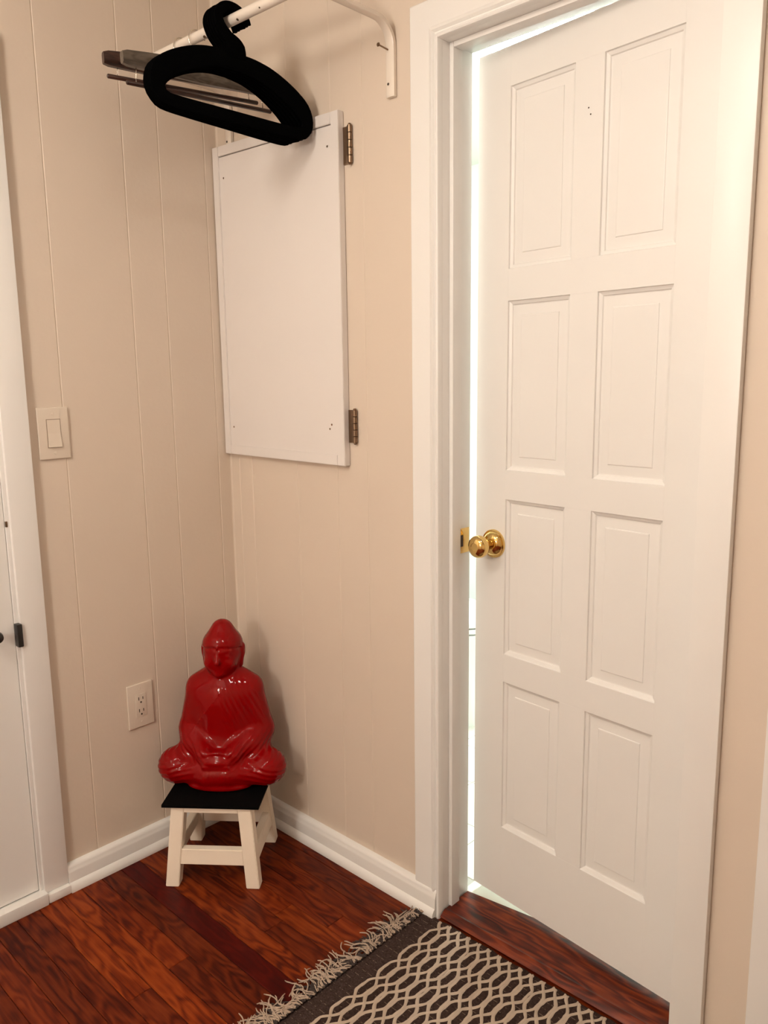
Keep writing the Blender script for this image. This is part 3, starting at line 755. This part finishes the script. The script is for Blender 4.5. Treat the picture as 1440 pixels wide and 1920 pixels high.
# ------------------------------------------------------------------ red statue (one continuous surface from a distance field)
def build_statue():
    h = 0.0028
    xs = np.arange(-0.20, 0.2001, h); ys = np.arange(-0.14, 0.1501, h); zs = np.arange(-0.009, 0.470, h)
    X, Y, Z = np.meshgrid(xs, ys, zs, indexing='ij')     # local: -Y is the front
    X = X.astype(np.float32); Y = Y.astype(np.float32); Z = Z.astype(np.float32)
    def smin(a, b, k):
        t = np.clip(0.5 + 0.5*(b-a)/k, 0, 1); return b + (a-b)*t - k*t*(1-t)
    def smax(a, b, k): return -smin(-a, -b, k)
    def ell(c, r):
        x, y, z = (X-c[0])/r[0], (Y-c[1])/r[1], (Z-c[2])/r[2]
        k0 = np.sqrt(x*x+y*y+z*z) + 1e-6; k1 = np.sqrt((x/r[0])**2+(y/r[1])**2+(z/r[2])**2) + 1e-6
        return k0*(k0-1)/k1
    def cap(a, b, ra, rb):
        a = np.array(a); b = np.array(b); d = b-a; L2 = float(d@d)
        t = np.clip(((X-a[0])*d[0]+(Y-a[1])*d[1]+(Z-a[2])*d[2])/L2, 0, 1)
        return np.sqrt((X-a[0]-t*d[0])**2+(Y-a[1]-t*d[1])**2+(Z-a[2]-t*d[2])**2) - (ra+(rb-ra)*t)
    HY = 0.040        # head / torso axis (behind the origin)
    # torso
    d = ell((0, HY, 0.15), (0.098, 0.072, 0.135))
    d = smin(d, ell((0, HY-0.004, 0.225), (0.088, 0.060, 0.085)), 0.03)
    d = smin(d, cap((-0.048, HY, 0.250), (0.048, HY, 0.250), 0.038, 0.038), 0.03)
    for s in (-1, 1): d = smin(d, cap((s*0.018, HY+0.004, 0.305), (s*0.078, HY+0.002, 0.262), 0.022, 0.026), 0.02)
    d = smin(d, ell((0, HY-0.005, 0.07), (0.125, 0.085, 0.075)), 0.03)
    # arms
    for s in (-1, 1):
        d = smin(d, cap((s*0.068, HY, 0.240), (s*0.094, HY+0.000, 0.130), 0.043, 0.042), 0.018)
        d = smin(d, cap((s*0.092, HY, 0.128), (s*0.040, -0.052, 0.094), 0.041, 0.025), 0.016)
        # draped sleeve falling from the forearm
        d = smin(d, ell((s*0.085, 0.010, 0.105), (0.036, 0.050, 0.040)), 0.02)
    # legs crossed: thighs, knees, shins
    for s in (-1, 1):
        d = smin(d, cap((s*0.060, HY-0.01, 0.055), (s*0.128, -0.020, 0.047), 0.052, 0.046), 0.02)
        d = smin(d, ell((s*0.132, -0.024, 0.045), (0.046, 0.046, 0.043)), 0.02)
        d = smin(d, cap((s*0.122, -0.036, 0.038), (-s*0.030, -0.066, 0.032 if s > 0 else 0.040), 0.036, 0.027), 0.012)
    d = smin(d, ell((0, -0.03, 0.045), (0.10, 0.055, 0.042)), 0.025)
    # robe lip under the crossed shins
    d = smin(d, ell((0, -0.056, 0.008), (0.088, 0.036, 0.016)), 0.008)
    # hands folded in the lap, fingers as ridges
    hands = ell((0, -0.066, 0.080), (0.046, 0.024, 0.017))
    hands = smin(hands, ell((0, -0.058, 0.092), (0.038, 0.022, 0.013)), 0.006)
    for i in range(4):
        hands = smin(hands, cap((-0.034+0.001*i, -0.083+0.0035*i, 0.070+0.007*i), (0.030, -0.084+0.0035*i, 0.071+0.007*i), 0.0048, 0.0042), 0.003)
    for s in (-1, 1):
        hands = smin(hands, cap((s*0.032, -0.070, 0.100), (s*0.004, -0.074, 0.106), 0.0055, 0.0045), 0.004)
    d = smin(d, hands, 0.009)
    # neck and head
    d = smin(d, cap((0, HY+0.002, 0.270), (0, HY, 0.325), 0.040, 0.036), 0.016)
    hz = 0.362
    face = ell((0, HY-0.006, hz), (0.0525, 0.056, 0.066))
    jaw = ell((0, HY-0.016, 0.322), (0.0395, 0.042, 0.030))
    head = smin(face, jaw, 0.016)
    # facial features (front is -Y)
    yf = HY-0.006-0.055
    head = smin(head, cap((0, yf+0.003, 0.366), (0, yf-0.0065, 0.346), 0.0045, 0.0072), 0.006)       # nose
    for s in (-1, 1):
        head = smin(head, cap((s*0.008, yf+0.0045, 0.374), (s*0.032, yf+0.0165, 0.374), 0.0048, 0.0032), 0.006)  # brow
        head = smin(head, ell((s*0.019, yf+0.0095, 0.361), (0.0115, 0.0060, 0.0062)), 0.003)                     # lids
        head = smin(head, ell((s*0.025, yf+0.018, 0.338), (0.017, 0.014, 0.017)), 0.012)                          # cheeks
        # long-lobed ears
        ear = cap((s*0.0515, HY+0.004, 0.372), (s*0.0500, HY-0.002, 0.322), 0.0095, 0.0070)
        ear = smin(ear, ell((s*0.0545, HY+0.004, 0.362), (0.0075, 0.012, 0.021)), 0.006)
        head = smin(head, ear, 0.005)
    head = smin(head, cap((-0.011, yf+0.0075, 0.329), (0.011, yf+0.0075, 0.329), 0.0040, 0.0040), 0.003)         # lips
    head = smin(head, cap((-0.009, yf+0.0085, 0.3235), (0.009, yf+0.0085, 0.3235), 0.0040, 0.0040), 0.002)
    head = smin(head, ell((0, yf+0.012, 0.309), (0.014, 0.011, 0.010)), 0.008)                                    # chin
    head = smin(head, ell((0, yf-0.0005, 0.386), (0.0034, 0.0030, 0.0034)), 0.002)                                # urna
    # hair cap with curls and the crown bump
    hair = ell((0, HY-0.002, hz+0.017), (0.0565, 0.0605, 0.0510))
    line = 0.386 + 0.10*np.clip(-(Y-HY)-0.03, -0.02, 0.03) - 0.0*X
    line = np.where(Y > HY, 0.325, line) - 2.6*X*X
    curls = 0.0005*np.sin(X*420)*np.sin(Y*420+0.6)*np.sin(Z*420)
    hair = smax(hair, -(Z-line), 0.003)
    bump = ell((0, HY+0.002, 0.4155), (0.0330, 0.0340, 0.0355))
    hair = smin(hair, bump, 0.013) + curls
    head = smin(head, hair, 0.0025)
    d = smin(d, head, 0.008)
    # robe folds: shallow ridges
    front = np.clip((HY-0.005-Y)*40, 0, 1)
    chest = np.exp(-((Z-0.215)/0.055)**2)*np.clip((X+0.005)*45, 0, 1)*front
    d = d + 0.0012*chest*np.sin((X*0.95+0.45*Z)*480)
    sleeve = np.exp(-((Z-0.105)/0.034)**2)*np.clip((np.abs(X)-0.02)*40, 0, 1)*np.clip((HY-Y)*30, 0, 1)
    d = d + 0.0013*sleeve*np.sin((np.abs(X)*0.62-Z*0.9+Y*0.3)*420)
    kn = np.clip((np.abs(X)-0.055)*30, 0, 1)*np.exp(-((Z-0.045)/0.03)**2)*np.clip((0.0-Y)*30, 0, 1)
    d = d + 0.0011*kn*np.sin((Z*1.0+np.abs(X)*0.28)*430)
    lap = np.exp(-((Z-0.038)/0.018)**2)*np.clip((0.045-np.abs(X))*60, 0, 1)*front
    d = d + 0.0009*lap*np.sin(X*560)
    # robe neckline: edge of cloth over the far shoulder
    d = d - 0.0022*np.clip((0.0012-np.abs((X*0.80 - (Z-0.262)*0.60)-0.004))*900, 0, 1)*front*(Z < 0.272)*(Z > 0.10)*np.clip((Z-0.11)*60, 0, 1)
    d = smax(d, -Z, 0.004)
    # ---- naive surface nets
    nx, ny, nz = d.shape; ins = d < 0
    cc = np.zeros((nx-1, ny-1, nz-1), np.int8); acc = np.zeros((nx-1, ny-1, nz-1, 3), np.float32); cnt = np.zeros((nx-1, ny-1, nz-1), np.float32)
    corners = [(i, j, k) for i in (0, 1) for j in (0, 1) for k in (0, 1)]
    sl = lambda A, c: A[c[0]:nx-1+c[0], c[1]:ny-1+c[1], c[2]:nz-1+c[2]]
    for a in corners:
        for ax in range(3):
            if a[ax] == 1: continue
            b = list(a); b[ax] = 1; b = tuple(b)
            da, db = sl(d, a), sl(d, b); cr = (da < 0) != (db < 0)
            t = np.where(cr, da/np.where(cr, da-db, 1), 0)
            for q in range(3):
                acc[..., q] += np.where(cr, a[q] + (t if q == ax else 0), 0)
            cnt += cr
    act = cnt > 0
    idx = -np.ones(act.shape, np.int64); idx[act] = np.arange(act.sum())
    ii, jj, kk = np.nonzero(act)
    P = acc[act]/cnt[act][:, None]
    V = np.stack([xs[0]+(ii+P[:, 0])*h, ys[0]+(jj+P[:, 1])*h, zs[0]+(kk+P[:, 2])*h], 1)
    Q = []
    for ax in range(3):
        u, v = (ax+1) % 3, (ax+2) % 3
        s0 = [slice(1, n-1) for n in (nx, ny, nz)]; s0[ax] = slice(0, (nx, ny, nz)[ax]-1)
        s1 = list(s0); s1[ax] = slice(1, (nx, ny, nz)[ax])
        cr = ins[tuple(s0)] != ins[tuple(s1)]; fl = ins[tuple(s0)][cr]
        g = np.argwhere(cr); 
        for q in range(3):
            if q != ax: g[:, q] += 1
        def gi(du, dv):
            e = g.copy(); e[:, u] += du; e[:, v] += dv; return idx[e[:, 0], e[:, 1], e[:, 2]]
        a, b, c, e = gi(-1, -1), gi(0, -1), gi(0, 0), gi(-1, 0)
        f = np.stack([a, b, c, e], 1); f[~fl] = f[~fl][:, ::-1]; Q.append(f)
    Q = np.concatenate(Q); Q = Q[(Q >= 0).all(1)]
    me = bpy.data.meshes.new('statue')
    me.vertices.add(len(V)); me.vertices.foreach_set('co', V.astype(np.float32).ravel())
    me.loops.add(len(Q)*4); me.loops.foreach_set('vertex_index', Q.ravel().astype(np.int32))
    me.polygons.add(len(Q)); me.polygons.foreach_set('loop_start', np.arange(0, len(Q)*4, 4, dtype=np.int32))
    me.update(calc_edges=True); me.validate()
    bm = bmesh.new(); bm.from_mesh(me)
    bmesh.ops.smooth_vert(bm, verts=bm.verts, factor=0.5, use_axis_x=True, use_axis_y=True, use_axis_z=True)
    z0 = min(v.co.z for v in bm.verts)
    for v in bm.verts: v.co.z -= z0
    bmesh.ops.recalc_face_normals(bm, faces=bm.faces); bm.to_mesh(me); bm.free()
    o = wrap('buddha_statue', me, M['red'], None, True)
    o.location = (0.179, -0.197, 0.2302); o.rotation_euler = (0, 0, SYAW)
    tag(o, 'glossy red seated meditating statue on the black stool top', 'statue')
build_statue()

# ------------------------------------------------------------------ rug
def build_rug():
    x0, x1, y0, y1 = 0.772, 1.80, -0.640, -0.020
    r = empty('rug', (x0, y1, 0)); tag(r, 'dark brown woven runner rug with cream lattice pattern and fringed end', 'rug')
    off = wpos(r); rnd = random.Random(5)
    zf = lambda x, y: 0.0052 + 0.0009*math.sin(x*23+y*7)*math.sin(y*19+1.0)
    # body: gently uneven cloth with thickness
    nx, ny = 90, 56; V = []; F = []
    for i in range(nx+1):
        for j in range(ny+1):
            x = x0+(x1-x0)*i/nx; y = y0+(y1-y0)*j/ny
            yy = y + (0.0022*math.sin(x*60)+0.0012*math.sin(x*143) if j in (0, ny) else 0)
            xx = x + (0.0012*math.sin(y*170) if i == 0 else 0)
            V.append((xx, yy, zf(x, y) - (0.0015 if i in (0, nx) or j in (0, ny) else 0)))
    top = len(V)
    for v in list(V): V.append((v[0], v[1], 0.0002))
    q = lambda i, j: i*(ny+1)+j
    for i in range(nx):
        for j in range(ny):
            F.append((q(i, j), q(i+1, j), q(i+1, j+1), q(i, j+1))); F.append((top+q(i, j), top+q(i, j+1), top+q(i+1, j+1), top+q(i+1, j)))
    for i in range(nx):
        for j in (0, ny): F.append((q(i, j), q(i+1, j), top+q(i+1, j), top+q(i, j)))
    for j in range(ny):
        for i in (0, nx): F.append((q(i, j), q(i, j+1), top+q(i, j+1), top+q(i, j)))
    me_obj('woven_body', [Vector(v)-off for v in V], F, M['rug'], r, True, sharp=60)
    # lattice of raised cream yarns: mirrored waves along y in each column
    V = []; F = []
    dx, dy, cx0, cy0 = 0.0297, 0.0725, 0.8405, -0.0855
    def wave(p):            # p in periods (cell to cell = 1): +1 plateau at integers even, -1 odd
        p = p % 2.0; f = abs(p-1.0)      # 1 at p=0, 0 at p=1
        s = (f-0.5)*2                    # +1..-1
        s = max(-1.0, min(1.0, s/0.52)); return math.sin(s*PI/2)*0.5 + s*0.5
    col = 0
    while cx0 + dx*col < x1 - 0.10:
        cx = cx0 + dx*col
        for sg in (-1, 1):
            jit = rnd.uniform(-0.0008, 0.0008)
            ph = rnd.uniform(0, 6)
            y = y1 - 0.003 - rnd.uniform(0, 0.004); step = 0.0030; b0 = len(V); k = 0
            while y > y0 + 0.003:
                p = (cy0 - y)/dy
                x = cx + sg*0.405*dx*wave(p + 20) + jit + 0.0006*math.sin(y*160+ph)
                hw = 0.0040 + 0.0005*math.sin(y*90+ph)
                p2 = (cy0 - (y-0.001))/dy; xb = cx + sg*0.405*dx*wave(p2+20) + jit
                sl = (xb-x)/0.001; n = math.hypot(1, sl); ux, uy = 1/n, sl/n        # across direction
                zz = zf(x, y)
                lift = 0.0004*(1 if sg > 0 else 0)
                for a, dz in ((-1, 0.0), (-0.6, 0.0014), (0.0, 0.0019), (0.6, 0.0014), (1, 0.0)):
                    V.append((x + ux*hw*a, y + uy*hw*a, zz + dz + lift))
                if k:
                    c = b0 + 5*(k-1); e = c + 5
                    for m_ in range(4): F.append((c+m_, c+m_+1, e+m_+1, e+m_))
                k += 1; y -= step
        col += 1
    o = me_obj('lattice_yarn', [Vector(v)-off for v in V], F, M['yarn'], r, True); o['kind'] = 'stuff'; o['label'] = 'cream raised lattice yarn'
    # fringe: clumps of curling strands on the floor
    def fringe(name, m, count, seed, lmin, lmax, rad, zoff):
        rn = random.Random(seed); V = []; F = []
        for c in range(count):
            yb = y0 + (y1-y0)*(c+rn.random())/count
            clump = rn.uniform(-0.7, 0.7); cc = rn.uniform(-1, 1)*24; cwob = rn.uniform(30, 80); cwp = rn.uniform(0, 6)
            for s in range(rn.choice([2, 3, 4, 5])):
                L = rn.uniform(lmin, lmax); a = PI + 0.6*clump + rn.uniform(-0.22, 0.22); P = []
                x, y = x0 + rn.uniform(0.0, 0.006), yb + rn.uniform(-0.004, 0.004); z = 0.006
                curl = cc + rn.uniform(-1, 1)*9; n = 13; wob = cwob; wp = cwp + rn.uniform(-0.5, 0.5)
                for i in range(n):
                    f = i/(n-1)
                    zz = 0.0022 + zoff + (0.0050*(1-f) if f < 0.5 else 0.0025) + 0.0035*abs(math.sin(f*5+c+s))*rn.uniform(0.4, 1)
                    P.append((x, y, zz)); st = L/(n-1)
                    a += curl*st + 0.30*math.sin(f*L*wob*1.6+wp) + rn.uniform(-0.08, 0.08)
                    a = max(PI-1.5, min(PI+1.5, a)) if f < 0.6 else a
                    x += math.cos(a)*st; y += math.sin(a)*st
                tube_geo(P, [rad]*(n-1)+[rad*0.6], 5, V, F)
        o = me_obj(name, [Vector(v)-off for v in V], F, m, r, True); o['kind'] = 'stuff'
        return o
    fringe('fringe', M['fringe'], 50, 11, 0.050, 0.088, 0.0015, 0.0016)['label'] = 'curly cream yarn fringe'
    fringe('dark_fringe', M['fringe_dark'], 100, 23, 0.03, 0.066, 0.0017, 0.0)['label'] = 'dark brown yarn fringe'
build_rug()

# ------------------------------------------------------------------ room lamp (above and behind the view)
def build_lamp():
    lx, ly, lz = 1.36, -0.76, 2.20
    L = empty('hanging_lamp', (lx, ly, CEIL)); tag(L, 'brass ceiling lamp with four bell shades near the panelled door', 'lamp')
    lathe('canopy', [(0, 0), (0.065, 0), (0.06, 0.012), (0.03, 0.024), (0, 0.025)], (lx, ly, CEIL), (0, 0, -1), M['brass'], L, 24)
    tube('stem', [(lx, ly, CEIL-0.02), (lx, ly, lz+0.03)], 0.008, M['brass'], L, 12)
    lathe('hub', [(0, 0), (0.03, 0.004), (0.042, 0.025), (0.03, 0.05), (0, 0.056)], (lx, ly, lz+0.05), (0, 0, -1), M['brass'], L, 20)
    for k in range(4):
        a = SYAW + PI/2*k; ax = Vector((math.cos(a)*0.48, math.sin(a)*0.48, -0.877)); p = Vector((lx+math.cos(a)*0.04, ly+math.sin(a)*0.04, lz+0.02))
        sh = lathe('bell_shade', [(0.012, 0), (0.022, 0.004), (0.030, 0.03), (0.044, 0.06), (0.056, 0.078), (0.054, 0.078), (0.042, 0.060), (0.028, 0.031), (0.018, 0.008), (0.012, 0.006)], p, ax, M['porcelain'], L, 20)
        lathe('bulb', [(0.010, 0.008), (0.016, 0.020), (0.024, 0.036), (0.024, 0.050), (0.015, 0.060), (0.0, 0.063)], p, ax, M['bulb'], sh, 12)
    dx, dy = 0.80, -1.75
    D = empty('globe_lamp', (dx, dy, CEIL)); tag(D, 'large frosted globe ceiling lamp in the middle of the room', 'lamp')
    lathe('lamp_base', [(0, 0), (0.09, 0), (0.085, 0.02), (0.05, 0.05), (0.05, 0.10), (0, 0.10)], (dx, dy, CEIL), (0, 0, -1), M['brass'], D, 28)
    R = 0.145
    lathe('globe', [(R*math.sin(a), 0.225-R*math.cos(a)) for a in [0.36+(PI-0.36)*k/12 for k in range(13)]], (dx, dy, CEIL), (0, 0, -1), M['dome'], D, 20)
    fx, fy = 1.25, -2.55
    FL = empty('floor_lamp', (fx, fy, 0)); tag(FL, 'brass floor lamp with a frosted globe on a slim pole', 'lamp')
    lathe('lamp_foot', [(0, 0), (0.14, 0), (0.14, 0.012), (0.03, 0.03), (0, 0.03)], (fx, fy, 0.0), (0, 0, 1), M['brass'], FL, 28)
    tube('pole', [(fx, fy, 0.025), (fx, fy, 1.44)], 0.011, M['brass'], FL, 12)
    lathe('globe', [(0.165*math.sin(a), 1.59-0.165*math.cos(a)) for a in [0.30+(PI-0.30)*k/12 for k in range(13)]], (fx, fy, 0), (0, 0, 1), M['floorlamp'], FL, 20)
build_lamp()

# ------------------------------------------------------------------ bathroom beyond the door
def build_bathroom():
    bx0, bx1, by1 = -0.75, 1.75, 2.15; F0 = 0.015
    struct(boxes('wall_bathroom_left', [(bx0-0.1, bx0, WT, by1+0.1, -0.06, CEIL)], M['mint']), 'pale mint bathroom wall behind the toilet', 'wall')
    struct(boxes('wall_bathroom_back', [(bx0, bx1, by1, by1+0.1, -0.06, CEIL)], M['mint']), 'pale mint far wall of the bathroom', 'wall')
    struct(boxes('wall_bathroom_right', [(bx1, bx1+0.1, WT, by1+0.1, -0.06, CEIL)], M['mint']), 'pale mint right wall of the bathroom', 'wall')
    struct(boxes('wall_bathroom_near', [(bx0, 0.0, 0.06, WT, -0.06, CEIL)], M['mint']), 'short pale mint wall of the bathroom', 'wall')
    struct(boxes('ceiling_bathroom', [(bx0-0.1, bx1+0.1, WT, by1+0.1, CEIL, CEIL+0.1)], M['ceil']), 'white bathroom ceiling', 'ceiling')
    fl = struct(boxes('floor_bathroom', [(bx0, bx1, WT, by1, -0.06, F0-0.003)], M['grout']), 'white square tile bathroom floor', 'floor')
    tmesh = None; p = 0.205
    nx = int((bx1-bx0)/p)+1; ny = int((by1-0.15)/p)+1
    for i in range(nx):
        for j in range(ny):
            x = bx0+p*i; y = 0.152+p*j
            if x+p > bx1 or y+p > by1: continue
            if tmesh is None:
                bm = bmesh.new(); box_bm(bm, 0.0015, p-0.0015, 0.0015, p-0.0015, -0.006, 0, 0.0012, 1)
                o = bm_obj('floor_tile', bm, M['tile'], fl, False); tmesh = o.data
            else:
                o = bpy.data.objects.new('floor_tile', tmesh); COL.objects.link(o); o.parent = fl
            o.location = (x, y, F0)
    # toilet: tank on the left wall, bowl toward +x
    t = empty('toilet', (-0.2, 0.93, F0)); tag(t, 'white toilet seen through the gap of the open door', 'toilet')
    cx, cy = 0.0, 0.93
    def loft(name, secs, m, seg=28):
        V = []; Fs = []
        off = wpos(t)
        for (x, a, b, z) in secs:
            for k in range(seg):
                an = 2*PI*k/seg; V.append(Vector((x+a*math.cos(an), cy+b*math.sin(an), z))-off)
        for i in range(len(secs)-1):
            for k in range(seg):
                q = (k+1) % seg; Fs.append((i*seg+k, i*seg+q, (i+1)*seg+q, (i+1)*seg+k))
        Fs.append(tuple(range(seg))); Fs.append(tuple((len(secs)-1)*seg+k for k in range(seg)))
        return me_obj(name, V, Fs, m, t, True, sharp=50)
    loft('bowl', [(-0.02, 0.25, 0.115, F0), (-0.02, 0.245, 0.11, F0+0.02), (-0.01, 0.22, 0.095, F0+0.10), (0.0, 0.22, 0.10, F0+0.20), (0.02, 0.245, 0.15, F0+0.29), (0.03, 0.26, 0.18, F0+0.36), (0.03, 0.262, 0.183, F0+0.385)], M['porcelain'])
    st = loft('seat', [(0.03, 0.262, 0.183, F0+0.390), (0.03, 0.268, 0.188, F0+0.396), (0.03, 0.266, 0.186, F0+0.408)], M['porcelain'])
    loft('lid', [(0.025, 0.262, 0.184, F0+0.412), (0.025, 0.268, 0.188, F0+0.418), (0.025, 0.262, 0.184, F0+0.432), (0.02, 0.20, 0.14, F0+0.437)], M['porcelain'])
    box('tank', -0.46, -0.27, cy-0.20, cy+0.20, F0+0.36, F0+0.72, M['porcelain'], t, bev=0.02, seg=3)
    box('tank_lid', -0.47, -0.26, cy-0.21, cy+0.21, F0+0.721, F0+0.755, M['porcelain'], t, bev=0.010, seg=3)
    box('pedestal', -0.45, -0.15, cy-0.09, cy+0.09, F0, F0+0.36, M['porcelain'], t, bev=0.02, seg=3)
    # ceiling lamp: round flush fitting
    L = empty('bathroom_lamp', (0.45, 0.95, CEIL)); tag(L, 'round white flush ceiling lamp in the bathroom', 'lamp')
    lathe('lamp_base', [(0, 0), (0.19, 0), (0.19, 0.02), (0, 0.02)], (0.45, 0.95, CEIL), (0, 0, -1), M['porcelain'], L, 28)
    lathe('diffuser', [(0.18, 0.02), (0.178, 0.045), (0.15, 0.07), (0.09, 0.085), (0.0, 0.09)], (0.45, 0.95, CEIL), (0, 0, -1), M['bathlamp'], L, 20)
build_bathroom()
